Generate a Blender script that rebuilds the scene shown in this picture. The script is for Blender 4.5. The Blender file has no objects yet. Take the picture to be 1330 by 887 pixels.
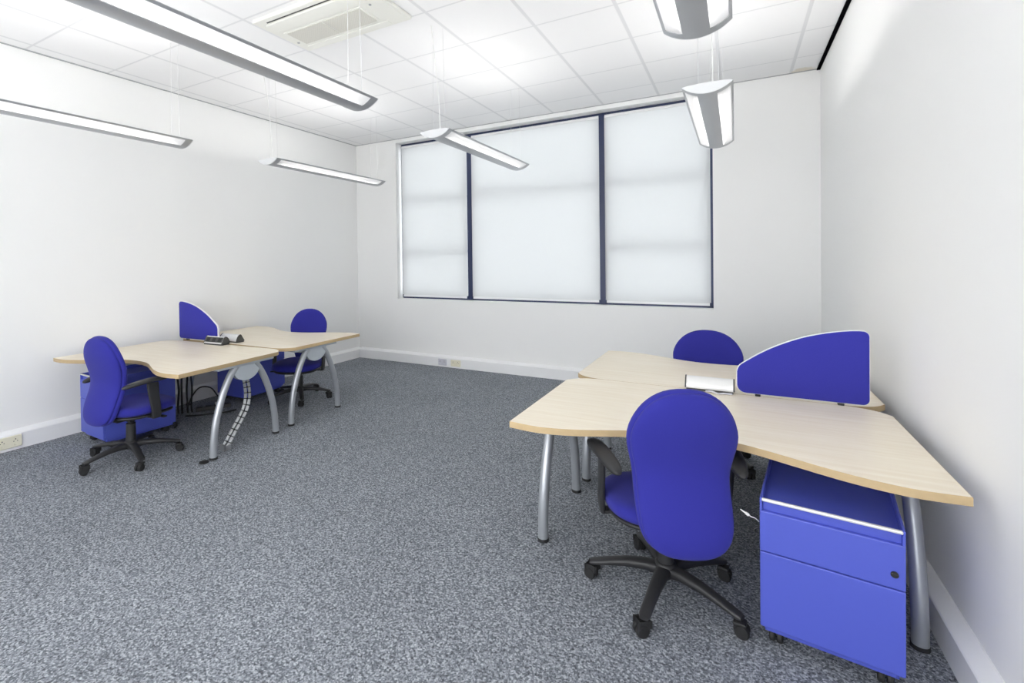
import bpy, bmesh, math, random
from mathutils import Vector, Matrix
random.seed(7)
PI = math.pi
S = bpy.context.scene
C = S.collection

# ------------------------------------------------------------------ helpers
def link(name, bm, m, parent=None, smooth=False, angle=None):
    me = bpy.data.meshes.new(name)
    bmesh.ops.recalc_face_normals(bm, faces=bm.faces[:])
    bm.to_mesh(me); bm.free()
    me.materials.append(m)
    if smooth or angle:
        me.polygons.foreach_set('use_smooth', [True] * len(me.polygons))
        if angle:
            me.set_sharp_from_angle(angle=math.radians(angle))
    o = bpy.data.objects.new(name, me)
    C.objects.link(o)
    if parent is not None:
        o.parent = parent
    return o

def thing(name, label, cat, loc=(0, 0, 0), rz=0.0, group=None):
    o = bpy.data.objects.new(name, None)
    o.empty_display_size = 0.1
    C.objects.link(o)
    o.location = loc
    o.rotation_euler = (0, 0, rz)
    o['label'] = label; o['category'] = cat
    if group: o['group'] = group
    return o

def tag(o, label, cat, group=None):
    o['label'] = label; o['category'] = cat
    if group: o['group'] = group
    return o

def struct(o):
    o['kind'] = 'structure'
    return o

def box(bm, lo, hi, bevel=0.0, seg=2, mat=None):
    r = bmesh.ops.create_cube(bm, size=1.0)
    vs = r['verts']
    c = [(a + b) / 2 for a, b in zip(lo, hi)]
    d = [abs(b - a) for a, b in zip(lo, hi)]
    for v in vs:
        v.co = Vector((v.co.x * d[0] + c[0], v.co.y * d[1] + c[1], v.co.z * d[2] + c[2]))
        if mat is not None: v.co = mat @ v.co
    if bevel > 0:
        es = list({e for v in vs for e in v.link_edges})
        bmesh.ops.bevel(bm, geom=es, offset=bevel, segments=seg, affect='EDGES', profile=0.5)
    return bm

def loft(bm, rings, cap0=True, cap1=True, closed=True):
    vr = [[bm.verts.new(p) for p in r] for r in rings]
    n = len(vr[0])
    for a, b in zip(vr[:-1], vr[1:]):
        rng = range(n) if closed else range(n - 1)
        for i in rng:
            j = (i + 1) % n
            bm.faces.new((a[i], a[j], b[j], b[i]))
    if cap0: bm.faces.new(list(reversed(vr[0])))
    if cap1: bm.faces.new(vr[-1])
    return vr

def tube(bm, pts, rad, n=14, caps=True, flat=None):
    pts = [Vector(p) for p in pts]
    if not isinstance(rad, (list, tuple)): rad = [rad] * len(pts)
    T = []
    for i in range(len(pts)):
        a = pts[max(i - 1, 0)]; b = pts[min(i + 1, len(pts) - 1)]
        T.append((b - a).normalized())
    up = Vector((0, 0, 1)) if abs(T[0].z) < 0.9 else Vector((1, 0, 0))
    N = (up - T[0] * up.dot(T[0])).normalized()
    rings = []
    for i, p in enumerate(pts):
        N = (N - T[i] * N.dot(T[i])).normalized()
        B = T[i].cross(N)
        fx = flat if flat else 1.0
        rings.append([p + (N * math.cos(2 * PI * k / n) * fx + B * math.sin(2 * PI * k / n)) * rad[i] for k in range(n)])
    loft(bm, rings, caps, caps)
    return bm

def smoothpts(pts, sub=6):
    P = [Vector(p) for p in pts]
    out = []
    for i in range(len(P) - 1):
        p0 = P[max(i - 1, 0)]; p1 = P[i]; p2 = P[i + 1]; p3 = P[min(i + 2, len(P) - 1)]
        for k in range(sub):
            t = k / sub
            out.append(0.5 * ((2 * p1) + (p2 - p0) * t + (2 * p0 - 5 * p1 + 4 * p2 - p3) * t * t + (3 * p1 - p0 - 3 * p2 + p3) * t ** 3))
    out.append(P[-1])
    return out

def prism(bm, outline, f0, f1):
    """outline: list of 2D points; f0,f1 map a 2D point to 3D at both ends"""
    loft(bm, [[f0(p) for p in outline], [f1(p) for p in outline]])
    return bm

def cyl(bm, p0, p1, r, n=20):
    return tube(bm, [p0, p1], r, n)

def lathe(bm, prof, n=24, c=(0, 0, 0)):
    rings = [[Vector((c[0] + r * math.cos(2 * PI * k / n), c[1] + r * math.sin(2 * PI * k / n), c[2] + z)) for k in range(n)] for r, z in prof]
    loft(bm, rings)
    return bm

def B(): return bmesh.new()

# ------------------------------------------------------------------ materials
def newmat(name):
    m = bpy.data.materials.new(name); m.use_nodes = True
    nt = m.node_tree
    p = nt.nodes['Principled BSDF']
    return m, nt, p

def nd(nt, t, **kw):
    n = nt.nodes.new(t)
    for k, v in kw.items(): setattr(n, k, v)
    return n

def simple(name, col, rough=0.5, metal=0.0, noise=0.0, scale=40.0, bump=0.0, bscale=200.0, spec=0.5, sheen=0.0):
    m, nt, p = newmat(name)
    p.inputs['Roughness'].default_value = rough
    p.inputs['Metallic'].default_value = metal
    p.inputs['Specular IOR Level'].default_value = spec
    if sheen: p.inputs['Sheen Weight'].default_value = sheen
    tc = nd(nt, 'ShaderNodeTexCoord')
    no = nd(nt, 'ShaderNodeTexNoise'); no.inputs['Scale'].default_value = scale; no.inputs['Detail'].default_value = 3
    nt.links.new(tc.outputs['Object'], no.inputs['Vector'])
    mr = nd(nt, 'ShaderNodeMapRange')
    mr.inputs['To Min'].default_value = 1 - noise; mr.inputs['To Max'].default_value = 1 + noise
    nt.links.new(no.outputs['Fac'], mr.inputs['Value'])
    mx = nd(nt, 'ShaderNodeMix', data_type='RGBA', blend_type='MULTIPLY')
    mx.inputs['Factor'].default_value = 1.0
    mx.inputs['A'].default_value = (*col, 1)
    nt.links.new(mr.outputs['Result'], mx.inputs['B'])
    nt.links.new(mx.outputs['Result'], p.inputs['Base Color'])
    if bump:
        n2 = nd(nt, 'ShaderNodeTexNoise'); n2.inputs['Scale'].default_value = bscale; n2.inputs['Detail'].default_value = 2
        nt.links.new(tc.outputs['Object'], n2.inputs['Vector'])
        b = nd(nt, 'ShaderNodeBump'); b.inputs['Strength'].default_value = bump; b.inputs['Distance'].default_value = 0.002
        nt.links.new(n2.outputs['Fac'], b.inputs['Height'])
        nt.links.new(b.outputs['Normal'], p.inputs['Normal'])
    return m

def emit(name, col, strength):
    m, nt, p = newmat(name)
    p.inputs['Base Color'].default_value = (0.8, 0.8, 0.8, 1)
    p.inputs['Roughness'].default_value = 0.4
    p.inputs['Emission Color'].default_value = (*col, 1)
    p.inputs['Emission Strength'].default_value = strength
    return m

M = {}
M['wall'] = simple('white_wall_paint', (0.895, 0.895, 0.885), 0.6, noise=0.012, scale=1.4, bump=0.05, bscale=120)
M['trunk'] = simple('white_plastic_trunking', (0.88, 0.885, 0.89), 0.35, noise=0.01)
M['black_gap'] = simple('black_shadow_gap_trim', (0.004, 0.004, 0.005), 0.95, spec=0.0)
M['grey_trim'] = simple('pale_grey_angle_trim', (0.40, 0.41, 0.42), 0.5)
M['fabric'] = simple('blue_office_fabric', (0.027, 0.0275, 0.27), 0.85, noise=0.10, scale=420, bump=0.35, bscale=900, spec=0.2, sheen=0.08)
M['screen_fabric'] = simple('blue_screen_fabric', (0.037, 0.038, 0.33), 0.9, noise=0.12, scale=500, bump=0.3, bscale=900, spec=0.2, sheen=0.08)
M['ped'] = simple('blue_painted_steel', (0.078, 0.104, 0.51), 0.38, noise=0.015, scale=60, bump=0.05, bscale=700)
M['ped_dark'] = simple('dark_gap', (0.012, 0.013, 0.05), 0.6)
M['black'] = simple('black_nylon', (0.022, 0.022, 0.024), 0.48, noise=0.08, scale=300, bump=0.15, bscale=900)
M['rubber'] = simple('black_rubber', (0.014, 0.014, 0.015), 0.6)
M['silver'] = simple('silver_painted_steel', (0.42, 0.44, 0.47), 0.36, metal=0.55, noise=0.02, scale=80)
M['plate'] = simple('grey_painted_plate', (0.47, 0.51, 0.55), 0.5, metal=0.1, noise=0.03, scale=30)
M['alu'] = simple('satin_aluminium', (0.78, 0.78, 0.77), 0.32, metal=0.3, noise=0.02)
M['chrome'] = simple('dull_silver_plastic', (0.36, 0.37, 0.38), 0.3, metal=0.6, noise=0.04)
M['lum'] = simple('silver_perforated_steel', (0.46, 0.47, 0.49), 0.34, metal=0.55, noise=0.02, scale=300)
M['lumcap'] = simple('pale_grey_end_cap', (0.72, 0.73, 0.74), 0.4, metal=0.1)
M['white_plastic'] = simple('white_plastic', (0.82, 0.82, 0.80), 0.4)
M['cream'] = simple('cream_plastic', (0.80, 0.77, 0.62), 0.4, noise=0.02)
M['lilac'] = simple('grey_lilac_plastic', (0.62, 0.62, 0.68), 0.4)
M['ac'] = simple('off_white_plastic', (0.80, 0.80, 0.75), 0.45, noise=0.01)
M['slot'] = simple('dark_slot', (0.05, 0.05, 0.05), 0.7)
M['navy'] = simple('navy_window_frame', (0.018, 0.028, 0.085), 0.4, noise=0.05)
M['socket_dark'] = simple('dark_grey_plastic', (0.06, 0.06, 0.058), 0.5, noise=0.2, scale=120)
M['cable'] = simple('black_cable', (0.02, 0.02, 0.021), 0.5)
M['steel_wire'] = simple('fine_steel_wire', (0.72, 0.72, 0.72), 0.4, metal=0.3)
M['edge'] = simple('tan_wood_edge_band', (0.50, 0.37, 0.205), 0.5, noise=0.10, scale=30)
M['trim_white'] = simple('white_trim', (0.85, 0.85, 0.86), 0.4)
M['tube'] = emit('lit_fluorescent_tube', (1.0, 0.98, 0.945), 7.6)

# carpet: speckled loop pile
m, nt, p = newmat('speckled_grey_carpet'); M['carpet'] = m
p.inputs['Roughness'].default_value = 0.95; p.inputs['Specular IOR Level'].default_value = 0.1
tc = nd(nt, 'ShaderNodeTexCoord')
vo = nd(nt, 'ShaderNodeTexVoronoi'); vo.inputs['Scale'].default_value = 150
n1 = nd(nt, 'ShaderNodeTexNoise'); n1.inputs['Scale'].default_value = 95; n1.inputs['Detail'].default_value = 5; n1.inputs['Roughness'].default_value = 0.75
n2 = nd(nt, 'ShaderNodeTexNoise'); n2.inputs['Scale'].default_value = 1.3; n2.inputs['Detail'].default_value = 3
for x in (vo, n1, n2): nt.links.new(tc.outputs['Object'], x.inputs['Vector'])
sep = nd(nt, 'ShaderNodeSeparateColor'); nt.links.new(vo.outputs['Color'], sep.inputs['Color'])
ad = nd(nt, 'ShaderNodeMath', operation='MULTIPLY_ADD'); ad.inputs[1].default_value = 0.5
nt.links.new(sep.outputs['Red'], ad.inputs[0])
ml = nd(nt, 'ShaderNodeMath', operation='MULTIPLY_ADD'); ml.inputs[1].default_value = 1.6; ml.inputs[2].default_value = -0.55
nt.links.new(n1.outputs['Fac'], ml.inputs[0]); nt.links.new(ml.outputs[0], ad.inputs[2])
cr = nd(nt, 'ShaderNodeValToRGB')
e = cr.color_ramp.elements
e[0].position = 0.12; e[0].color = (0.060, 0.065, 0.076, 1)
e[1].position = 0.95; e[1].color = (0.56, 0.585, 0.63, 1)
k = cr.color_ramp.elements.new(0.5); k.color = (0.200, 0.217, 0.244, 1)
nt.links.new(ad.outputs[0], cr.inputs['Fac'])
mr = nd(nt, 'ShaderNodeMapRange'); mr.inputs['From Min'].default_value = 0.3; mr.inputs['From Max'].default_value = 0.7
mr.inputs['To Min'].default_value = 0.93; mr.inputs['To Max'].default_value = 1.07
nt.links.new(n2.outputs['Fac'], mr.inputs['Value'])
mx = nd(nt, 'ShaderNodeMix', data_type='RGBA', blend_type='MULTIPLY'); mx.inputs['Factor'].default_value = 1
nt.links.new(cr.outputs['Color'], mx.inputs['A']); nt.links.new(mr.outputs['Result'], mx.inputs['B'])
nt.links.new(mx.outputs['Result'], p.inputs['Base Color'])
bp_ = nd(nt, 'ShaderNodeBump'); bp_.inputs['Strength'].default_value = 0.5; bp_.inputs['Distance'].default_value = 0.004
nt.links.new(ad.outputs[0], bp_.inputs['Height']); nt.links.new(bp_.outputs['Normal'], p.inputs['Normal'])

# maple desk top
m, nt, p = newmat('pale_maple_laminate'); M['wood'] = m
p.inputs['Roughness'].default_value = 0.36; p.inputs['Specular IOR Level'].default_value = 0.45
tc = nd(nt, 'ShaderNodeTexCoord'); mp = nd(nt, 'ShaderNodeMapping'); mp.inputs['Scale'].default_value = (2.2, 34, 4)
nt.links.new(tc.outputs['Object'], mp.inputs['Vector'])
n1 = nd(nt, 'ShaderNodeTexNoise'); n1.inputs['Scale'].default_value = 1.0; n1.inputs['Detail'].default_value = 5; n1.inputs['Distortion'].default_value = 0.6
nt.links.new(mp.outputs['Vector'], n1.inputs['Vector'])
cr = nd(nt, 'ShaderNodeValToRGB'); e = cr.color_ramp.elements
e[0].position = 0.3; e[0].color = (0.82, 0.725, 0.565, 1)
e[1].position = 0.72; e[1].color = (0.90, 0.825, 0.685, 1)
nt.links.new(n1.outputs['Fac'], cr.inputs['Fac']); nt.links.new(cr.outputs['Color'], p.inputs['Base Color'])

# ceiling tiles 0.6 m, with exposed T bars and one water stain
GX, GY = -1.925, 5.347
m, nt, p = newmat('white_ceiling_tiles'); M['ceiling'] = m
p.inputs['Roughness'].default_value = 0.9; p.inputs['Specular IOR Level'].default_value = 0.1
tc = nd(nt, 'ShaderNodeTexCoord'); sx = nd(nt, 'ShaderNodeSeparateXYZ'); nt.links.new(tc.outputs['Object'], sx.inputs['Vector'])
def gridline(axis, off, half):
    a = nd(nt, 'ShaderNodeMath', operation='SUBTRACT'); a.inputs[1].default_value = off - 60.0
    nt.links.new(sx.outputs[axis], a.inputs[0])
    b = nd(nt, 'ShaderNodeMath', operation='PINGPONG'); b.inputs[1].default_value = 0.3
    nt.links.new(a.outputs[0], b.inputs[0])
    c = nd(nt, 'ShaderNodeMapRange'); c.inputs['From Min'].default_value = half * 0.8; c.inputs['From Max'].default_value = half * 1.2
    c.inputs['To Min'].default_value = 1; c.inputs['To Max'].default_value = 0
    nt.links.new(b.outputs[0], c.inputs['Value'])
    return c.outputs['Result']
g1 = gridline('X', GX, 0.013); g2 = gridline('Y', GY, 0.008)
mxg = nd(nt, 'ShaderNodeMath', operation='MAXIMUM'); nt.links.new(g1, mxg.inputs[0]); nt.links.new(g2, mxg.inputs[1])
mx = nd(nt, 'ShaderNodeMix', data_type='RGBA'); mx.inputs['A'].default_value = (0.90, 0.90, 0.905, 1); mx.inputs['B'].default_value = (0.76, 0.765, 0.775, 1)
nt.links.new(mxg.outputs[0], mx.inputs['Factor'])
vd = nd(nt, 'ShaderNodeVectorMath', operation='DISTANCE'); vd.inputs[1].default_value = (0.565, 5.79, 0.0)
mps = nd(nt, 'ShaderNodeMapping'); mps.inputs['Scale'].default_value = (1, 0.75, 0)
nt.links.new(tc.outputs['Object'], mps.inputs['Vector'])
ns = nd(nt, 'ShaderNodeTexNoise'); ns.inputs['Scale'].default_value = 22
nt.links.new(tc.outputs['Object'], ns.inputs['Vector'])
vd.inputs[1].default_value = (0.57, 5.80 * 0.75, 0.0)
nt.links.new(mps.outputs['Vector'], vd.inputs[0])
sa = nd(nt, 'ShaderNodeMath', operation='MULTIPLY_ADD'); sa.inputs[1].default_value = 0.06; nt.links.new(ns.outputs['Fac'], sa.inputs[0]); nt.links.new(vd.outputs['Value'], sa.inputs[2])
sr = nd(nt, 'ShaderNodeMapRange'); sr.inputs['From Min'].default_value = 0.125; sr.inputs['From Max'].default_value = 0.15
sr.inputs['To Min'].default_value = 0.55; sr.inputs['To Max'].default_value = 0
nt.links.new(sa.outputs[0], sr.inputs['Value'])
mx2 = nd(nt, 'ShaderNodeMix', data_type='RGBA'); mx2.inputs['B'].default_value = (0.70, 0.62, 0.47, 1)
nt.links.new(mx.outputs['Result'], mx2.inputs['A']); nt.links.new(sr.outputs['Result'], mx2.inputs['Factor'])
nt.links.new(mx2.outputs['Result'], p.inputs['Base Color'])
nb = nd(nt, 'ShaderNodeTexNoise'); nb.inputs['Scale'].default_value = 160
nt.links.new(tc.outputs['Object'], nb.inputs['Vector'])
bb = nd(nt, 'ShaderNodeBump'); bb.inputs['Strength'].default_value = 0.05; nt.links.new(nb.outputs['Fac'], bb.inputs['Height']); nt.links.new(bb.outputs['Normal'], p.inputs['Normal'])

# roller-blind cloth (lets daylight through)
m, nt, p = newmat('white_blind_cloth'); M['blind'] = m
out = nt.nodes['Material Output']
df = nd(nt, 'ShaderNodeBsdfDiffuse'); df.inputs['Color'].default_value = (0.78, 0.785, 0.79, 1)
tr = nd(nt, 'ShaderNodeBsdfTranslucent'); tr.inputs['Color'].default_value = (0.62, 0.625, 0.63, 1)
ms = nd(nt, 'ShaderNodeMixShader'); ms.inputs['Fac'].default_value = 0.5
tc = nd(nt, 'ShaderNodeTexCoord'); wn = nd(nt, 'ShaderNodeTexNoise'); wn.inputs['Scale'].default_value = 600
nt.links.new(tc.outputs['Object'], wn.inputs['Vector'])
bb = nd(nt, 'ShaderNodeBump'); bb.inputs['Strength'].default_value = 0.05; nt.links.new(wn.outputs['Fac'], bb.inputs['Height'])
nt.links.new(bb.outputs['Normal'], df.inputs['Normal'])
nt.links.new(df.outputs[0], ms.inputs[1]); nt.links.new(tr.outputs[0], ms.inputs[2]); nt.links.new(ms.outputs[0], out.inputs['Surface'])

# translucent strip in the lamps
m, nt, p = newmat('translucent_diffuser'); M['diff'] = m
out = nt.nodes['Material Output']
df = nd(nt, 'ShaderNodeBsdfDiffuse'); df.inputs['Color'].default_value = (0.72, 0.72, 0.73, 1)
tr = nd(nt, 'ShaderNodeBsdfTranslucent'); tr.inputs['Color'].default_value = (0.97, 0.97, 0.98, 1)
ms = nd(nt, 'ShaderNodeMixShader'); ms.inputs['Fac'].default_value = 0.36
nt.links.new(df.outputs[0], ms.inputs[1]); nt.links.new(tr.outputs[0], ms.inputs[2]); nt.links.new(ms.outputs[0], out.inputs['Surface'])

# glass
m, nt, p = newmat('clear_window_glass'); M['glass'] = m
out = nt.nodes['Material Output']
tp = nd(nt, 'ShaderNodeBsdfTransparent'); tp.inputs['Color'].default_value = (0.95, 0.97, 0.97, 1)
gl = nd(nt, 'ShaderNodeBsdfGlossy'); gl.inputs['Roughness'].default_value = 0.02
ms = nd(nt, 'ShaderNodeMixShader'); ms.inputs['Fac'].default_value = 0.06
nt.links.new(tp.outputs[0], ms.inputs[1]); nt.links.new(gl.outputs[0], ms.inputs[2]); nt.links.new(ms.outputs[0], out.inputs['Surface'])

# ------------------------------------------------------------------ room
XL, XR, YB, YF, CZ = -5.075, 0.710, 5.767, -1.3, 3.248
WX0, WX1, WZ0, WZ1 = -4.32, -0.205, 0.915, 3.195
T = 0.22
bm = B(); box(bm, (XL - .3, YF - .3, -0.1), (XR + .3, YB + .3, 0)); struct(link('floor', bm, M['carpet']))
bm = B(); box(bm, (XL - .3, YF - .3, CZ), (XR + .3, YB + .3, CZ + .1)); ceil = struct(link('ceiling', bm, M['ceiling']))
for v in ceil.data.vertices: v.co.z -= CZ
ceil.location.z = CZ
bm = B(); box(bm, (XL - .2, YF - .2, 0), (XL, YB + T, CZ)); struct(link('wall_left', bm, M['wall']))
bm = B(); box(bm, (XR, YF - .2, 0), (XR + .2, YB + T, CZ)); struct(link('wall_right', bm, M['wall']))
bm = B()
box(bm, (XL, YB, 0), (XR, YB + T, WZ0)); box(bm, (XL, YB, WZ1), (XR, YB + T, CZ))
box(bm, (XL, YB, WZ0), (WX0, YB + T, WZ1)); box(bm, (WX1, YB, WZ0), (XR, YB + T, WZ1))
struct(link('wall_back', bm, M['wall']))
# front wall, behind the camera; unseen open hole added to let world light in
bm = B()
box(bm, (XL, YF - .2, 0), (XR, YF, 0.35)); box(bm, (XL, YF - .2, 2.75), (XR, YF, CZ))
box(bm, (XL, YF - .2, .35), (XL + 1.4, YF, 2.75)); box(bm, (XR - .35, YF - .2, .35), (XR, YF, 2.75))
struct(link('wall_front', bm, M['wall']))

# cable trunking along the foot of each wall
PROF = [(0, 0), (0.056, 0), (0.056, 0.122), (0.052, 0.127), (0.006, 0.152), (0, 0.152)]
def trunk(name, f0, f1):
    bm = B(); prism(bm, PROF, f0, f1); return struct(link(name, bm, M['trunk']))
trunk('baseboard_left', lambda p: Vector((XL + p[0], YF, p[1])), lambda p: Vector((XL + p[0], YB, p[1])))
trunk('baseboard_right', lambda p: Vector((XR - p[0], YF, p[1])), lambda p: Vector((XR - p[0], YB, p[1])))
trunk('baseboard_back', lambda p: Vector((XL + .056, YB - p[0], p[1])), lambda p: Vector((XR - .056, YB - p[0], p[1])))
# ceiling edge angles
bm = B(); box(bm, (XR - .028, YF, CZ - .012), (XR, YB, CZ)); struct(link('trim_1', bm, M['black_gap']))
bm = B(); box(bm, (XL, YF, CZ - .007), (XL + .016, YB, CZ)); struct(link('trim_2', bm, M['grey_trim']))
bm = B(); box(bm, (XL + .016, YB - .012, CZ - .006), (XR - .028, YB, CZ)); struct(link('trim_3', bm, M['grey_trim']))

# ------------------------------------------------------------------ window
FY0, FY1 = YB + .135, YB + .195
MX = [-3.155, -1.365]
wt = bpy.data.objects.new('window_1', None); C.objects.link(wt); wt.location = ((WX0 + WX1) / 2, FY0, WZ0); struct(wt)
def wpart(name, bm, m):
    o = link(name, bm, m); o.location = (-wt.location.x, -wt.location.y, -wt.location.z); o.parent = wt; return o
bm = B()
box(bm, (WX0, FY0, WZ1 - .06), (WX1, FY1, WZ1), .004); box(bm, (WX0, FY0, WZ0), (WX1, FY1, WZ0 + .06), .004)
box(bm, (WX0, FY0, WZ0 + .06), (WX0 + .05, FY1, WZ1 - .06), .004); box(bm, (WX1 - .05, FY0, WZ0 + .06), (WX1, FY1, WZ1 - .06), .004)
wpart('window_frame', bm, M['navy'])
for x in MX:
    bm = B(); box(bm, (x - .048, FY0 - .025, WZ0 + .012), (x + .048, FY1, WZ1 - .012), .004); wpart('mullion', bm, M['navy'])
edges = [WX0 + .05, MX[0] - .048, MX[0] + .048, MX[1] - .048, MX[1] + .048, WX1 - .05]
for b in range(3):
    x0, x1 = edges[2 * b], edges[2 * b + 1]
    bm = B(); box(bm, (x0, FY0 + .002, 2.340), (x1, FY1 - .01, 2.366), .004); wpart('transom', bm, M['navy'])
    if b != 1:
        bm = B(); box(bm, (x0, FY0 + .018, 1.573), (x1, FY1 - .01, 1.610), .004); wpart('transom', bm, M['navy'])
    bm = B(); box(bm, (x0, FY0 + .03, WZ0 + .06), (x1, FY0 + .036, WZ1 - .06)); wpart('window_pane', bm, M['glass'])

# roller blinds
BY = YB + .098
spans = [(-4.288, -3.196), (-3.122, -1.404), (-1.340, -0.232)]
blab = ['narrow white roller blind drawn down over the left window bay',
        'wide white roller blind drawn down between the two navy mullions',
        'narrow white roller blind over the right window bay behind the hanging lamp']
for (x0, x1), lab in zip(spans, blab):
    xc = (x0 + x1) / 2
    t = thing('roller_blind', lab, 'blind', (xc, BY, WZ0 + .02), 0, 'roller blinds at the window')
    h = (x1 - x0) / 2
    zt = WZ1 - .055 - WZ0 - .02
    bm = B(); box(bm, (-h, -.001, .03), (h, .001, zt)); link('blind_cloth', bm, M['blind'], t)
    bm = B(); cyl(bm, (-h + .004, .012, zt), (h - .004, .012, zt), .020, 20); link('roller_tube', bm, M['trim_white'], t, angle=40)
    bm = B(); box(bm, (-h, -.009, .006), (h, .009, .034), .003); link('bottom_bar', bm, M['trim_white'], t)
    for s in (-1, 1):
        bm = B(); box(bm, (s * h - .008 * (s > 0) - .004, -.011, .002), (s * h + .012 - .008 * (s > 0), .011, .038), .003)
        link('bar_end_cap', bm, M['navy'], t)

# ------------------------------------------------------------------ desks
HL, DD, ZT, TH = 0.787, 0.995, 0.705, 0.030
FRONT = [(0, .195), (.08, .190), (.15, .175), (.22, .150), (.29, .116), (.36, .082), (.43, .048), (.50, .020), (.57, .000), (.64, -.012), (.71, -.010), (.787, 0.0)]
BACK = [(.787, -.105), (.755, -.060), (.715, -.028), (.66, -.008), (.58, 0.0), (.3, 0.0), (0, 0.0)]
def desk_outline():
    f = smoothpts([(x, y, 0) for x, y in FRONT], 3)
    b = smoothpts([(x, DD + y, 0) for x, y in BACK], 3)
    half = [(p.x, p.y) for p in f] + [(p.x, p.y) for p in b]     # x>=0: front mid -> right end -> back mid
    left = [(-x, y) for x, y in reversed(half[1:-1])]
    return half + left
OUT = desk_outline()
def inset(o, d):
    n = len(o); r = []
    for i in range(n):
        a = Vector(o[i - 1]); b = Vector(o[(i + 1) % n]); t = (b - a).normalized()
        r.append((o[i][0] - t.y * d, o[i][1] + t.x * d))
    return r
def make_desk(label, loc, rz):
    t = thing('desk', label, 'desk', (loc[0], loc[1], 0), rz, 'arched pale wood desks')
    bm = B(); i1 = inset(OUT, .002)
    loft(bm, [[Vector((x, y, z)) for x, y in i1] for z in (ZT - TH + .001, ZT)])
    top = link('tabletop', bm, M['wood'], t)
    bm = B(); oo = OUT; ii = inset(OUT, .003); iit = inset(OUT, .0012)
    loft(bm, [[Vector((x, y, z)) for x, y in ring] for ring, z in ((ii, ZT - TH), (oo, ZT - TH + .001), (oo, ZT - .0015), (iit, ZT - .0002))], False, False)
    eb = link('edge_band', bm, M['edge'], top, angle=40); eb['label'] = 'tan wood edge band around the desk top'
    vm = .60
    for s in (-1, 1):
        x = s * .735
        # bracket and half-round plate
        bm = B(); box(bm, (x - .03, vm - .27, ZT - TH - .022), (x + .03, vm + .27, ZT - TH - .0005), .003); link('leg_bracket', bm, M['plate'], t)
        bm = B()
        arc = [(-.128, ZT - TH - .02), (.128, ZT - TH - .02)] + [(.128 * math.cos(a), ZT - TH - .045 - .098 * math.sin(a)) for a in [PI * k / 20 for k in range(21)]]
        prism(bm, arc, lambda p: Vector((x - .022, vm + p[0], p[1])), lambda p: Vector((x + .022, vm + p[0], p[1])))
        link('leg_plate', bm, M['plate'], t)
        for q in (-1, 1):
            pts = smoothpts([(x, vm + q * .085, .655), (x, vm + q * .142, .595), (x, vm + q * .200, .49), (x, vm + q * .247, .37), (x, vm + q * .280, .25), (x, vm + q * .299, .12), (x, vm + q * .304, .012)], 5)
            bm = B(); tube(bm, pts, .0265, 20); lg = link('leg', bm, M['silver'], t, angle=50)
            bm = B(); lathe(bm, [(.024, 0), (.029, .003), (.029, .012), (.0275, .018)], 24, (x, vm + q * .304, 0)); link('foot_cap', bm, M['rubber'], lg, angle=40)
    bm = B(); box(bm, (-.70, vm + .10, ZT - TH - .05), (.70, vm + .15, ZT - TH - .0005), .004); link('cross_beam', bm, M['silver'], t)
    return t

def rot2(v, a): return (v[0] * math.cos(a) - v[1] * math.sin(a), v[0] * math.sin(a) + v[1] * math.cos(a))
A1 = math.radians(4.3)
d = rot2((-HL, 0), A1)
LN = (-3.335 + d[0], 1.945 + d[1])
make_desk('pale wood desk near the camera at the left wall, with the cable spine under it', LN, A1)
A2 = math.radians(181.7)
d = rot2((HL, 0), A2)
LF = (-3.462 + d[0], 3.945 + d[1])
make_desk('pale wood desk at the left wall, its free end pointing at the back corner', LF, A2)
RN = (-.146, 2.103)
make_desk('pale wood desk at the right wall, nearest the camera, above the large blue pedestal', RN, 0)
RF = (-.132, 2.103 + 2 * DD + .004)
make_desk('pale wood desk at the right wall, on the window side behind the large screen', RF, PI)

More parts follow.
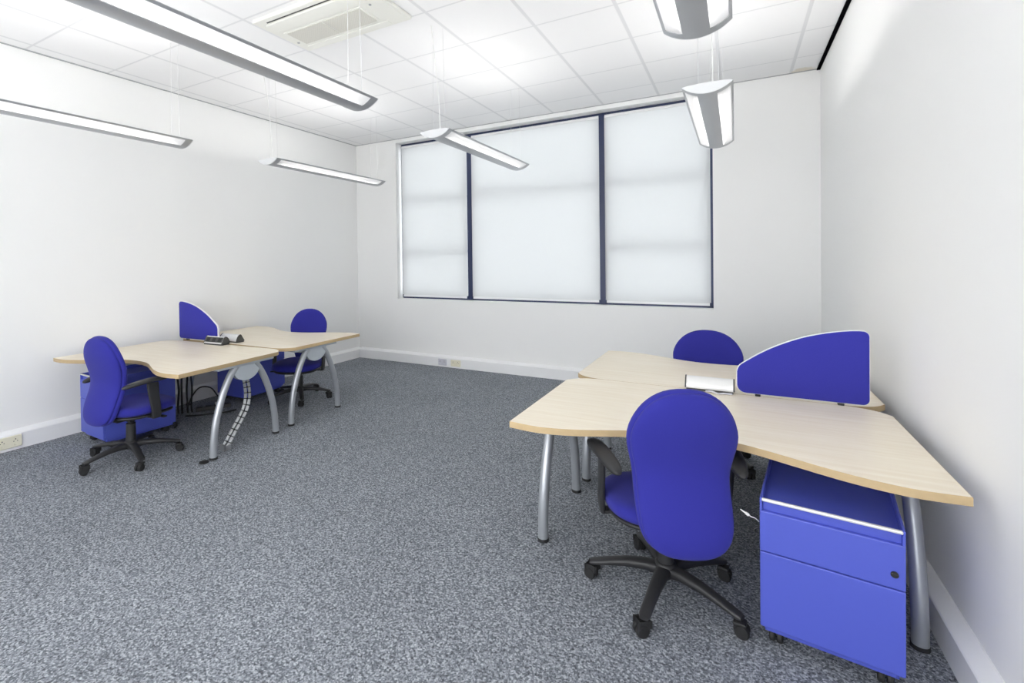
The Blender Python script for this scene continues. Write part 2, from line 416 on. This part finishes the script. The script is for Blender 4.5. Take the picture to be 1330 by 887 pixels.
# ------------------------------------------------------------------ desk screens
def make_screen(label, loc, rz, mirror):
    t = thing('desk_screen', label, 'screen', loc, rz, 'arched blue desk screens')
    w = .575
    base = [(0, .045), (.0, .115)]
    arch = [(.012, .150), (.05, .182), (.105, .222), (.16, .257), (.225, .291), (.295, .322), (.37, .346), (.44, .362), (.50, .371), (.535, .373)]
    arch = [(p.x, p.y) for p in smoothpts([(0, .115, 0)] + [(x, y, 0) for x, y in arch], 3)]
    cor = [(.545 + .03 * math.sin(a), .343 + .03 * math.cos(a)) for a in [PI / 2 * k / 6 for k in range(1, 7)]]
    cor2 = [(.545 + .03 * math.cos(a), .03 - .03 * math.sin(a)) for a in [PI / 2 * k / 6 for k in range(7)]]
    cor3 = [(.045 - .045 * math.sin(a), .045 - .045 * math.cos(a)) for a in [PI / 2 * k / 6 for k in range(7)]]
    o = arch + cor + cor2 + cor3
    o = [((-x if mirror else x), y + .012) for x, y in o]
    def off(o, d):
        n = len(o); r = []; sg = 1 if mirror else -1
        for i in range(n):
            a = Vector(o[i - 1]); b = Vector(o[(i + 1) % n]); tt = (b - a)
            tt = tt.normalized() if tt.length > 1e-9 else Vector((1, 0))
            r.append((o[i][0] - tt.y * d * sg, o[i][1] + tt.x * d * sg))
        return r
    bm = B(); prism(bm, o, lambda p: Vector((p[0], -.009, p[1])), lambda p: Vector((p[0], .009, p[1])))
    e_ = link('edge_trim', bm, M['trim_white'], t); e_['label'] = 'white edge trim around the screen'
    ii = off(o, .003); i2 = off(o, .008)
    for s in (-1, 1):
        bm = B()
        loft(bm, [[Vector((p[0], s * .0085, p[1])) for p in ii], [Vector((p[0], s * .0125, p[1])) for p in ii], [Vector((p[0], s * .0150, p[1])) for p in i2]])
        link('fabric_panel', bm, M['screen_fabric'], t, angle=30)
    for x in (.10, .46):
        x = -x if mirror else x
        bm = B(); box(bm, (x - .013, -.0135, -.0), (x + .013, .0135, .013), .003); link('clamp', bm, M['rubber'], t)
    return t
make_screen('large blue arched desk screen with white edge between the right-hand desks', (0.0, 3.099, ZT), 0, False)
make_screen('smaller-looking blue arched desk screen with white edge by the left wall', (-4.335, 2.922, ZT), math.radians(3), True)

# ------------------------------------------------------------------ power modules on the desks
def make_power(label, loc, rz):
    t = thing('power_module', label, 'socket unit', loc, rz, 'desktop power modules')
    L = .118
    prof = [(-.045, .014), (.046, .014), (.047, .020), (.040, .041), (.028, .061), (.014, .073), (.002, .076), (-.006, .072), (-.040, .016)]
    bm = B(); prism(bm, prof, lambda p: Vector((-L, p[0], p[1])), lambda p: Vector((L, p[0], p[1])))
    link('module_body', bm, M['alu'], t, angle=35)
    big = [(p[0] * 1.05, p[1] * 1.03) for p in prof]
    for s in (-1, 1):
        bm = B(); prism(bm, big, lambda p: Vector((s * L, p[0], p[1])), lambda p: Vector((s * (L + .007), p[0], p[1]))); link('end_cap', bm, M['socket_dark'], t)
    # dark inclined socket face on the -y side
    def q(u, w, d=.0): # along the sloping face
        a = Vector((0, -.040, .014)); b = Vector((0, -.006, .072)); n = Vector((0, -(b - a).z, (b - a).y)).normalized()
        v = a.lerp(b, w) + n * d; return Vector((u, v.y, v.z))
    bm = B(); loft(bm, [[q(-L + .004, .18, .0), q(L - .004, .18, .0), q(L - .004, .93, .0), q(-L + .004, .93, .0)], [q(-L + .004, .18, .003), q(L - .004, .18, .003), q(L - .004, .93, .003), q(-L + .004, .93, .003)]])
    f = link('socket_face', bm, M['socket_dark'], t)
    for k in range(3):
        u = -.075 + .075 * k
        bm = B(); loft(bm, [[q(u - .022, .28, .0025), q(u + .022, .28, .0025), q(u + .022, .84, .0025), q(u - .022, .84, .0025)], [q(u - .020, .31, .0045), q(u + .020, .31, .0045), q(u + .020, .81, .0045), q(u - .020, .81, .0045)]])
        link('socket_insert', bm, M['rubber'], f)
    bm = B(); box(bm, (-L, -.043, .0), (L, .044, .0145), .002); link('module_base', bm, M['socket_dark'], t)
    return t
make_power('white desktop power module with a cable, left of the large screen on the right-hand desks', (-.134, 3.115, ZT), PI)
make_power('desktop power module with dark socket face showing, in front of the small screen', (-4.262, 2.848, ZT), A1)
make_power('desktop power module showing its curved white back, on the far left desk', (-4.262, 3.012, ZT), math.radians(183))
# cable lying by the right-hand module
bm = B(); tube(bm, smoothpts([(-.15, 3.06, ZT + .006), (-.12, 3.045, ZT + .012), (-.09, 3.035, ZT + .006), (-.06, 3.05, ZT + .006), (-.02, 3.052, ZT + .006)], 6), .0045, 10)
tag(link('power_cable', bm, M['lilac'], None, angle=60), 'short pale cable lying in front of the white module on the right desk', 'cable')

# ------------------------------------------------------------------ chairs
def super_ring(cx, cy, cz, rx, ry, n, ex, bend=0.0, axis='z'):
    r = []
    for k in range(n):
        a = 2 * PI * k / n
        c, s = math.cos(a), math.sin(a)
        x = rx * math.copysign(abs(c) ** (2 / ex), c); y = ry * math.copysign(abs(s) ** (2 / ex), s)
        y += bend * x * x
        if axis == 'z': r.append(Vector((cx + x, cy + y, cz)))
        else: r.append(Vector((cx + x, cy, cz + y)))
    return r
def back_shape(w_top, w_waist, w_bot, z0, z1, thick, yoff, lean):
    """closed pillow whose outline is rounded at top and bottom; returns rings from bottom to top"""
    rings = []
    N = 34
    for i in range(N + 1):
        s = -math.cos(PI * i / N)             # -1..1, dense at the ends
        s = max(-.9995, min(.9995, s))
        u = (s + 1) / 2; z = z0 + (z1 - z0) * u
        W = w_bot + (w_waist - w_bot) * min(1, u / .42) ** 1.2 if u < .42 else w_waist + (w_top - w_waist) * (0.5 - 0.5 * math.cos(PI * min(1, (u - .42) / .36)))
        e_, q_ = (2.6, 2.25) if s > 0 else (6.0, 2.5)
        f = (1 - abs(s) ** e_) ** (1 / q_)
        g = (1 - abs(s) ** 9) ** (1 / 2.2)
        yc = yoff + lean(u)
        rings.append(super_ring(0, yc, z, W / 2 * f, thick / 2 * g, 44, 3.0, 0.55))
    return rings

def make_chair(label, loc, face, base_phase, wide=1.0, dz=0.0, back_y=0.0):
    t = thing('office_chair', label, 'chair', (loc[0], loc[1], 0), face, 'blue swivel office chairs')
    rl = .300
    # five-star base
    for k in range(5):
        a = base_phase - face + 2 * PI * k / 5
        ca, sa = math.cos(a), math.sin(a)
        R = Matrix.Rotation(a, 4, 'Z')
        bm = B()
        prof = [(.030, .105, .034, .024), (.08, .112, .028, .021), (.16, .108, .025, .018), (.24, .094, .023, .014), (.305, .080, .0225, .011), (.322, .077, .017, .008)]
        rings = []
        for x, z, hw, hh in prof:
            ring = []
            for j in range(16):
                b = 2 * PI * j / 16; c, s = math.cos(b), math.sin(b)
                ring.append(R @ Vector((x, hw * math.copysign(abs(c) ** .7, c), z + hh * math.copysign(abs(s) ** .7, s))))
            rings.append(ring)
        loft(bm, rings)
        lg = link('base_leg', bm, M['black'], t, angle=50)
        # twin-wheel castor
        sw = a + random.uniform(-1.1, 1.1)
        R2 = Matrix.Translation((rl * ca, rl * sa, 0)) @ Matrix.Rotation(sw, 4, 'Z')
        bm = B()
        for s in (-1, 1):
            pr_ = [(.008, .004), (.0245, .004), (.0265, .008), (.0265, .019), (.022, .024), (.006, .0245)]
            rings = [[R2 @ Vector((.018 + r * math.cos(2 * PI * q / 20), s * y, .0265 + r * math.sin(2 * PI * q / 20))) for q in range(20)] for r, y in pr_]
            loft(bm, rings)
        box(bm, (-.012, -.005, .018), (.030, .005, .060), .003, 2, R2)
        box(bm, (-.012, -.022, .044), (.034, .022, .062), .006, 2, R2)
        cyl(bm, R2 @ Vector((0, 0, .05)), R2 @ Vector((0, 0, .078)), .009, 12)
        link('castor', bm, M['rubber'], lg, angle=45)
    bm = B(); lathe(bm, [(.030, .078), (.046, .085), (.048, .118), (.042, .135), (.034, .140)], 28); link('base_hub', bm, M['black'], t, angle=40)
    bm = B(); lathe(bm, [(.034, .135), (.031, .27 + dz), (.020, .272 + dz), (.020, .335 + dz)], 24); link('gas_column', bm, M['black'], t, angle=40)
    # mechanism, pan and seat
    bm = B(); box(bm, (-.075, -.14, .315 + dz), (.075, .11, .352 + dz), .010); box(bm, (-.265, .005, .333 + dz), (.265, .055, .347 + dz), .004)
    link('tilt_mechanism', bm, M['black'], t)
    bm = B(); cyl(bm, (.06, .06, .335 + dz), (.255, .085, .330 + dz), .006, 10); box(bm, (.225, .068, .325 + dz), (.285, .098, .336 + dz), .004); link('adjust_lever', bm, M['black'], t)
    bm = B(); cyl(bm, (.07, -.06, .328 + dz), (.125, -.06, .328 + dz), .021, 16); link('tension_knob', bm, M['black'], t, angle=40)
    def seat_rings(k, h0, h1, ztop):
        rings = []; N = 26
        for i in range(N + 1):
            s = -math.cos(PI * i / N); s = max(-.9995, min(.9995, s))
            y = .035 + s * .240 * k
            u = (s + 1) / 2
            W = (.212 + .042 * math.sin(PI * min(1, u * .95) ** .9)) * k * (1 - abs(s) ** 4.2) ** (1 / 2.4)
            H = (h0 / 2) * (1 - abs(s) ** 7) ** (1 / 2.2)
            zc = ztop - h0 / 2 - (.018 * max(0, s - .3) ** 1.5) + .012 * max(0, -s - .4)
            rings.append(super_ring(0, y, zc, W, H, 40, 3.2, 0, 'y'))
        return rings
    bm = B(); loft(bm, seat_rings(1.0, .086, 0, .442 + dz)); link('seat', bm, M['fabric'], t, smooth=True)
    bm = B(); loft(bm, seat_rings(.94, .034, 0, .372 + dz)); link('seat_pan', bm, M['black'], t, smooth=True)
    # back
    lean = lambda u: -.010 + .070 * math.exp(-((u - .48) / .26) ** 2) + .062 * max(0, u - .55)
    zb0, zb1 = .318 + dz, .958 + dz
    by = -.262 + back_y
    bm = B(); loft(bm, back_shape(.446 * wide, .368 * wide, .360 * wide, zb0, zb1, .066, by, lean)); bk = link('backrest', bm, M['fabric'], t, smooth=True)
    bm = B(); loft(bm, back_shape(.428 * wide, .352 * wide, .346 * wide, zb0 + .006, zb1 - .010, .050, by - .026, lean)); bc = link('back_cover', bm, M['fabric'], bk, smooth=True)
    bm = B(); tube(bm, smoothpts([(0, -.10, .330 + dz), (0, -.17, .325 + dz), (0, -.215, .345 + dz), (0, by + .020, .44 + dz)], 5), [.020] * 16, 12, True, .6); link('back_bracket', bm, M['black'], t, angle=50)
    # arms
    for s in (-1, 1):
        bm = B()
        rings = []
        for z, yc, hy, hx, xo in [(.335, .030, .030, .011, .262), (.36, .030, .034, .012, .266), (.40, .026, .034, .012, .268), (.50, .012, .038, .012, .268), (.585, .004, .042, .012, .268), (.60, .004, .040, .011, .268)]:
            rings.append(super_ring(s * xo, yc, z + dz, hx, hy, 20, 4.0))
        loft(bm, rings)
        ar = link('armrest', bm, M['black'], t, angle=50)
        bm = B()
        Rm = Matrix.Translation((s * .268, -.045, .618 + dz)) @ Matrix.Rotation(s * -.20, 4, 'Z') @ Matrix.Rotation(.10, 4, 'X')
        rings = []
        for i in range(19):
            q = -math.cos(PI * i / 18); q = max(-.999, min(.999, q))
            w = .037 * (1 - abs(q) ** 3.2) ** (1 / 2.2) * (1 + .10 * q)
            hh = .0155 * (1 - abs(q) ** 6) ** (1 / 2.2)
            rings.append([Rm @ v for v in super_ring(0, q * .155, -.010 * q * q + .004, w, hh, 24, 2.8, 0, 'y')])
        loft(bm, rings); link('arm_pad', bm, M['black'], ar, smooth=True)
    return t
R_ = math.radians
make_chair('blue office chair at the near right desk, its back turned to the camera', (-.275, 2.280), R_(24), R_(190.5))
make_chair('blue office chair at the near left desk, seen from its side', (-3.985, 1.955), R_(4), R_(273), back_y=.045)
make_chair('blue office chair behind the far left desk, near the back corner', (-4.085, 3.69), R_(206), R_(33), dz=-.02, back_y=-.075)
make_chair('blue office chair behind the far right desk with mostly only its back rest showing', (-.185, 3.89), R_(181.5), R_(327.5), wide=1.13, dz=-.045)

# ------------------------------------------------------------------ pedestals
def make_pedestal(label, loc, rz, drawers):
    """origin: front-left bottom corner on the floor, front towards -y"""
    t = thing('drawer_pedestal', label, 'drawer unit', loc, rz, 'blue mobile drawer pedestals')
    W, D, Z0, Z1 = .405, .560, .072, .568
    bm = B()
    box(bm, (0, .022, Z0), (W, D, Z1 - .028), .004)
    # raised rim along both sides and the back
    box(bm, (0, .002, Z1 - .05), (.008, D, Z1), .002); box(bm, (W - .008, .002, Z1 - .05), (W, D, Z1), .002); box(bm, (.008, D - .008, Z1 - .05), (W - .008, D, Z1), .002)
    box(bm, (.012, .040, Z0 - .022), (W - .012, D - .02, Z0 + .004), .003)
    link('cabinet_body', bm, M['ped'], t)
    bm = B(); box(bm, (.006, -.002, Z1 - .012), (W - .006, .012, Z1 - .001), .004, 3); st = link('top_trim', bm, M['alu'], t); st['label'] = 'pale metal trim strip along the front top edge'
    bm = B(); box(bm, (.008, .016, Z1 - .050), (W - .008, .030, Z1 - .016), .003); link('finger_rail', bm, M['ped'], t)
    zz = drawers
    for i in range(len(zz) - 1):
        bm = B(); box(bm, (0, 0, zz[i + 1] + .003), (W, .022, zz[i]), .004, 3)
        dr = link('drawer', bm, M['ped'], t)
        if i == 0:
            bm = B(); tube(bm, [(W - .028, -.004, zz[1] + .052), (W - .028, .004, zz[1] + .052)], .0105, 20)
            box(bm, (W - .037, -.006, zz[1] + .047), (W - .019, .0, zz[1] + .057), .003)
            link('lock', bm, M['rubber'], dr, angle=40)
    bm = B(); box(bm, (.02, .026, Z0 - .012), (W - .02, .038, Z0 + .005), .002); link('plinth', bm, M['ped'], t)
    for x in (.045, W - .045):
        for y in (.075, D - .07):
            bm = B()
            for s in (-1, 1):
                rings = [[Vector((x + s * yy, y + r * math.cos(2 * PI * q / 18), .024 + r * math.sin(2 * PI * q / 18))) for q in range(18)] for r, yy in [(.006, .004), (.022, .004), (.024, .008), (.024, .018), (.020, .022), (.005, .0225)]]
                loft(bm, rings)
            box(bm, (x - .016, y - .02, .040), (x + .016, y + .02, .056), .004)
            link('castor', bm, M['rubber'], t, angle=45)
    return t
make_pedestal('blue drawer pedestal with lock and pale top strip under the near right desk', (.072, 2.118, 0), R_(-7), (.520, .368, .085))
make_pedestal('blue drawer pedestal under the near left desk behind the side-on chair', (-4.745, 1.945, 0), R_(-2.5), (.520, .368, .085))
make_pedestal('blue drawer pedestal under the far left desk, plain side towards the aisle', (-4.49, 3.835, 0), R_(182), (.520, .368, .085))

# ------------------------------------------------------------------ pendant lights
def make_light(label, cx, cy):
    t = thing('pendant_light', label, 'lamp', (cx, cy, 2.405), 0, 'long curved pendant lights')
    HW, SAG, L = .133, .052, 1.63
    Rr = (HW * HW + SAG * SAG) / (2 * SAG); A = math.asin(HW / Rr)
    hl = L / 2
    def P(a, y, dr=0): return Vector(((Rr - dr) * math.sin(a), y, Rr - (Rr - dr) * math.cos(a)))
    deg = math.radians
    a1, a2 = A * .36, A * .90          # slot between these angles
    al = sorted(set([-A, -A * .95, -a2, -A * .72, -A * .54, -a1, -A * .18, 0, A * .18, a1, A * .54, A * .72, a2, A * .95, A]))
    yl = [-hl, -hl + .05, 0, hl - .05, hl]
    bm = B(); vs = {}
    def V(i, j, k):
        if (i, j, k) not in vs: vs[(i, j, k)] = bm.verts.new(P(al[i], yl[j], 0 if k == 0 else .004))
        return vs[(i, j, k)]
    def insl(i, j):
        m_ = abs((al[i] + al[i + 1]) / 2)
        return a1 < m_ < a2 and 0 < j < len(yl) - 2
    solid = [[not insl(i, j) for j in range(len(yl) - 1)] for i in range(len(al) - 1)]
    for i in range(len(al) - 1):
        for j in range(len(yl) - 1):
            if not solid[i][j]: continue
            for k in (0, 1):
                q = [V(i, j, k), V(i + 1, j, k), V(i + 1, j + 1, k), V(i, j + 1, k)]
                bm.faces.new(q if k == 0 else q[::-1])
            for (di, dj, e0, e1) in ((-1, 0, (i, j), (i, j + 1)), (1, 0, (i + 1, j), (i + 1, j + 1)), (0, -1, (i, j), (i + 1, j)), (0, 1, (i, j + 1), (i + 1, j + 1))):
                ni, nj = i + di, j + dj
                if not (0 <= ni < len(al) - 1 and 0 <= nj < len(yl) - 1) or not solid[ni][nj]:
                    bm.faces.new([V(*e0, 0), V(*e1, 0), V(*e1, 1), V(*e0, 1)])
    link('housing', bm, M['lum'], t, angle=30)
    for s in (-1, 1):
        bm = B()
        aa = [s * (a1 - A * .02 + (a2 - a1 + A * .04) * k / 6) for k in range(7)]
        g = [[bm.verts.new(P(a, y, .003)) for a in aa] for y in (-hl + .045, hl - .045)]
        for k in range(6):
            bm.faces.new([g[0][k], g[0][k + 1], g[1][k + 1], g[1][k]])
        d_ = link('diffuser', bm, M['diff'], t, angle=30); d_['label'] = 'translucent white diffuser strip lit from inside'
        # end cap
        bm = B()
        arc = [P(-A + 2 * A * k / 20, 0, .001) for k in range(21)]
        topc = [Vector((HW * .97 * math.cos(PI * k / 10), 0, SAG + .010 * math.sin(PI * k / 10))) for k in range(11)]
        o = [(v.x, v.z) for v in arc] + [(v.x, v.z) for v in topc]
        prism(bm, o, lambda p: Vector((p[0], s * hl, p[1])), lambda p: Vector((p[0], s * (hl + .008), p[1])))
        link('end_cap', bm, M['lumcap'], t)
    for s in (-1, 1):
        bm = B(); cyl(bm, (s * .030, -hl + .11, .019), (s * .030, hl - .11, .019), .008, 16)
        u_ = link('lamp_tube', bm, M['tube'], t, angle=40); u_['label'] = 'lit white tube inside the housing'
    top = CZ - 2.405
    for sy in (-1, 1):
        y = sy * (hl - .06)
        for x in (-.05, .06):
            bm = B(); cyl(bm, (x, y, SAG - .001), (x * .8, y, top), .0014, 6); link('suspension_wire', bm, M['steel_wire'], t)
    bm = B(); tube(bm, smoothpts([(.03, -hl + .035, SAG), (.028, -hl + .02, .3), (.012, -hl + .0, .6), (.0, -hl - .03, top)], 4), .003, 8); link('power_cord', bm, M['white_plastic'], t)
    return t
for x, y, lab in [(-2.022, 1.535, 'pendant light at the top left of the photo, the longest and darkest one'),
                  (-3.905, 1.535, 'pendant light low along the left wall, running out of the left edge'),
                  (-3.890, 3.985, 'pendant light hanging in the far left corner of the room'),
                  (-1.995, 3.975, 'pendant light in front of the left window mullion'),
                  (-.139, 1.520, 'pendant light cut off by the top edge of the photo'),
                  (-.139, 3.965, 'pendant light in front of the upper right corner of the window')]:
    make_light(lab, x, y)

# ------------------------------------------------------------------ ceiling air conditioner
ax0, ax1, ay0, ay1 = -3.075, -2.035, 2.385, 2.935
t = thing('air_conditioner', 'off-white cassette air conditioner with beige mesh grille set in the ceiling', 'air conditioner', ((ax0 + ax1) / 2, (ay0 + ay1) / 2, CZ))
w, h = (ax1 - ax0) / 2, (ay1 - ay0) / 2
bm = B(); box(bm, (-w, -h, -.028), (w, h, 0), .006, 2); link('panel', bm, M['ac'], t)
bm = B(); box(bm, (-w * .80, -h * .85, -.0295), (w * .86, -h * .81, -.0275), .0); link('air_slot', bm, M['slot'], t)
bm = B(); box(bm, (-w * .86, -h * .78, -.040), (w * .80, -h * .34, -.027), .006, 2); link('louvre_flap', bm, M['ac'], t)
bm = B(); box(bm, (-w * .86, h * .70, -.033), (w * .70, h * .90, -.027), .003); link('louvre_flap', bm, M['ac'], t)
bm = B(); box(bm, (w * .86, -h * .9, -.031), (w * .97, h * .8, -.0275), .002); link('side_cover', bm, M['ac'], t)
m, nt, p = newmat('beige_mesh_filter'); M['mesh'] = m
p.inputs['Roughness'].default_value = 0.9
tc = nd(nt, 'ShaderNodeTexCoord'); ch = nd(nt, 'ShaderNodeTexChecker'); ch.inputs['Scale'].default_value = 150
ch.inputs['Color1'].default_value = (.70, .69, .63, 1); ch.inputs['Color2'].default_value = (.60, .59, .54, 1)
nt.links.new(tc.outputs['Object'], ch.inputs['Vector']); nt.links.new(ch.outputs['Color'], p.inputs['Base Color'])
bm = B(); box(bm, (-w * .84, -h * .22, -.034), (w * .62, h * .60, -.027), .002); link('intake_frame', bm, M['ac'], t)
bm = B(); box(bm, (-w * .80, -h * .17, -.037), (-w * .12, h * .55, -.033)); box(bm, (-w * .10, -h * .17, -.037), (w * .58, h * .55, -.033)); g_ = link('intake_grille', bm, M['mesh'], t); g_['label'] = 'beige mesh intake grille'
for x, y in ((w * .76, -h * .15), (-w * .90, h * .42)):
    bm = B(); lathe(bm, [(.010, -.033), (.010, -.027)], 16, (x, y, 0)); link('screw_cap', bm, M['grey_trim'], t)

# ------------------------------------------------------------------ wall outlets on the trunking
def make_socket(label, loc, rz, w, m, n, h=.088, z=.022):
    t = thing('wall_socket', label, 'socket', (loc[0], loc[1], z), rz)
    bm = B(); box(bm, (-w / 2, -.014, 0), (w / 2, .002, h), .004, 2); f = link('face_plate', bm, m, t)
    for k in range(n):
        x = -w / 2 + w * (k + .5) / n
        bm = B()
        box(bm, (x - .014, -.0155, h * .50), (x - .009, -.0138, h * .50 + .006)); box(bm, (x + .009, -.0155, h * .50), (x + .014, -.0138, h * .50 + .006)); box(bm, (x - .003, -.0155, h * .66), (x + .003, -.0138, h * .66 + .008))
        link('pin_holes', bm, M['slot'], t)
        bm = B(); box(bm, (x - .008, -.018, h * .16), (x + .008, -.0135, h * .34), .002); link('switch', bm, m, t)
    return t
make_socket('cream double wall socket on the left trunking at the photo edge', (XL + .056, 1.565, 0), R_(90), .165, M['cream'], 2, .092, .024)
make_socket('cream double wall socket on the back wall trunking', (-3.315, YB - .056, 0), 0, .15, M['cream'], 2)
make_socket('grey-lilac data outlet on the back trunking, left of the cream socket', (-3.525, YB - .056, 0), 0, .13, M['lilac'], 2)

# ------------------------------------------------------------------ cable spine under the near left desk
t = thing('cable_spine', 'silver segmented cable spine snaking from the near left desk to the carpet', 'cable tidy', (-3.50, 2.40, 0))
ps = smoothpts([(0, 0, .030), (.0, .035, .075), (-.005, .085, .135), (-.01, .135, .195), (-.015, .185, .255), (-.02, .215, .325), (-.02, .222, .40), (-.018, .212, .47), (-.01, .195, .53), (0, .185, .585)], 3)
k0 = 0
for i in range(1, len(ps), 2):
    a, b = ps[i - 1], ps[min(i + 1, len(ps) - 1)] if i + 1 < len(ps) else ps[-1]
    dv = (b - a)
    if dv.length < 1e-4: continue
    Z = dv.normalized(); X = Vector((.55, .83, 0)); X = (X - Z * X.dot(Z)).normalized(); Y = Z.cross(X)
    Mx = Matrix((X, Y, Z)).transposed().to_4x4(); Mx.translation = a
    ln = dv.length * .90
    bm = B()
    for s in (-1, 1):
        box(bm, (s * .0150 - .0115, -.013, 0), (s * .0150 + .0115, .013, ln), .004, 2, Mx)
    v = link('spine_link', bm, M['chrome'], t)
    bm = B(); box(bm, (-.0272, -.0145, ln * .95), (.0272, .0145, ln * 1.12), .002, 2, Mx); link('link_joint', bm, M['rubber'], v)
bm = B(); box(bm, (-.034, -.030, 0), (.034, -.022, .045), .003); box(bm, (-.034, .022, 0), (.034, .030, .045), .003); box(bm, (-.034, -.030, 0), (-.026, .030, .045), .003); box(bm, (.026, -.030, 0), (.034, .030, .045), .003)
box(bm, (-.030, -.026, 0), (.030, .026, .004)); link('spine_foot', bm, M['chrome'], t)

# loose black desk foot on the carpet
bm = B(); lathe(bm, [(.030, 0), (.034, .003), (.033, .008), (.022, .012), (.008, .013)], 28, (-3.415, 2.165, 0))
tag(link('foot_glide', bm, M['rubber'], None, angle=40), 'loose round black foot glide lying on the carpet by the near left desk leg', 'desk foot')

# ------------------------------------------------------------------ cables and adaptors below the left desks
CG = 'black cables under the left desks'
def cable(name, pts, r, lab, cat='cable', m='cable', grp=CG):
    bm = B(); tube(bm, smoothpts(pts, 6), r, 8)
    return tag(link(name, bm, M[m], None, angle=60), lab, cat, grp)
same = 'black cable hanging from the left desks down to the carpet'
for k, (x, y, bow, r) in enumerate([(-4.74, 2.70, .02, .009), (-4.715, 2.74, -.015, .010), (-4.69, 2.76, .01, .010), (-4.665, 2.80, .02, .009), (-4.645, 2.83, -.01, .008)]):
    cable('power_cable', [(x, y, .655), (x + bow, y, .45), (x - bow * .6, y + .004, .25), (x + bow * .3, y, .09), (x + .004, y + .002, .012)], r, same)
cable('power_cable', [(-4.80, 2.64, .010), (-4.72, 2.60, .008), (-4.58, 2.60, .008), (-4.45, 2.57, .008), (-4.36, 2.50, .008)], .007, 'black cable trailing forward over the carpet beside the near left pedestal')
cable('power_cable', [(-4.77, 2.86, .010), (-4.80, 2.93, .12), (-4.81, 3.02, .19), (-4.78, 3.12, .17), (-4.75, 3.18, .07), (-4.71, 3.20, .010), (-4.66, 3.19, .008)], .007, 'black cable looping up in an arch above the power strip')
cable('power_cable', [(-4.60, 2.74, .008), (-4.52, 2.80, .008), (-4.44, 2.88, .010), (-4.36, 3.00, .008), (-4.34, 3.10, .008)], .008, 'black cable curving over the carpet in front of the power strip')
t = thing('power_strip', 'dark power strip with white plug lying on the carpet under the left desks', 'power strip', (-4.585, 3.02, 0), R_(62))
bm = B(); box(bm, (-.16, -.03, .0), (.16, .03, .038), .008, 2); link('strip_body', bm, M['socket_dark'], t)
for k in range(4):
    bm = B(); box(bm, (-.125 + .08 * k - .026, -.022, .037), (-.125 + .08 * k + .026, .022, .041), .002); link('outlet', bm, M['rubber'], t)
bm = B(); box(bm, (.015, -.02, .040), (.058, .02, .066), .006, 2); pl = link('plug', bm, M['white_plastic'], t); pl['label'] = 'white plug'

# key tag beside the near right pedestal
t = thing('cable_end', 'thin wire with small white plug sticking out beside the near right pedestal', 'cable', (.068, 2.165, .455))
bm = B(); tube(bm, smoothpts([(.004, .0, .0), (-.010, -.004, .012), (-.022, -.004, .014), (-.034, -.004, .020)], 5), .0022, 8); link('wire', bm, M['steel_wire'], t)
bm = B(); tube(bm, [(-.030, -.004, .018), (-.040, -.004, .024)], .006, 10); tube(bm, [(-.040, -.004, .024), (-.058, -.004, .034)], [.004, .002], 10); link('plug', bm, M['white_plastic'], t)
bm = B(); tube(bm, smoothpts([(.004, 0, -.02), (-.010, -.004, -.028), (-.012, -.004, -.040), (.002, 0, -.045)], 5), .003, 8); link('loop', bm, M['cable'], t)

# ------------------------------------------------------------------ daylight
w_ = bpy.data.worlds.new('daylight'); S.world = w_; w_.use_nodes = True
bg = w_.node_tree.nodes['Background']; bg.inputs['Color'].default_value = (0.97, 0.985, 1.0, 1); bg.inputs['Strength'].default_value = 1.7

# ------------------------------------------------------------------ camera
cd = bpy.data.cameras.new('camera'); cam = bpy.data.objects.new('camera', cd); C.objects.link(cam)
f, cx, cy, yaw, pit, rol, ch_ = 632.42, 596.04, 345.61, -.5171, -.0121, -.0133, 1.4671
F = Vector((math.sin(yaw) * math.cos(pit), math.cos(yaw) * math.cos(pit), math.sin(pit)))
R0 = Vector((math.cos(yaw), -math.sin(yaw), 0)); U0 = R0.cross(F)
R = R0 * math.cos(rol) + U0 * math.sin(rol); U = -R0 * math.sin(rol) + U0 * math.cos(rol)
mt = Matrix((R, U, -F)).transposed().to_4x4(); mt.translation = (0, 0, ch_)
cam.matrix_world = mt
cd.sensor_fit = 'HORIZONTAL'; cd.sensor_width = 36; cd.lens = f * 36 / 1330
cd.shift_x = (665 - cx) / 1330; cd.shift_y = -(443.5 - cy) / 1330
cd.clip_start = .02
S.camera = cam

S.view_settings.view_transform = 'Standard'; S.view_settings.look = 'None'
S.view_settings.gamma = 1.0; S.view_settings.use_curve_mapping = False
S.view_settings.exposure = 1.70
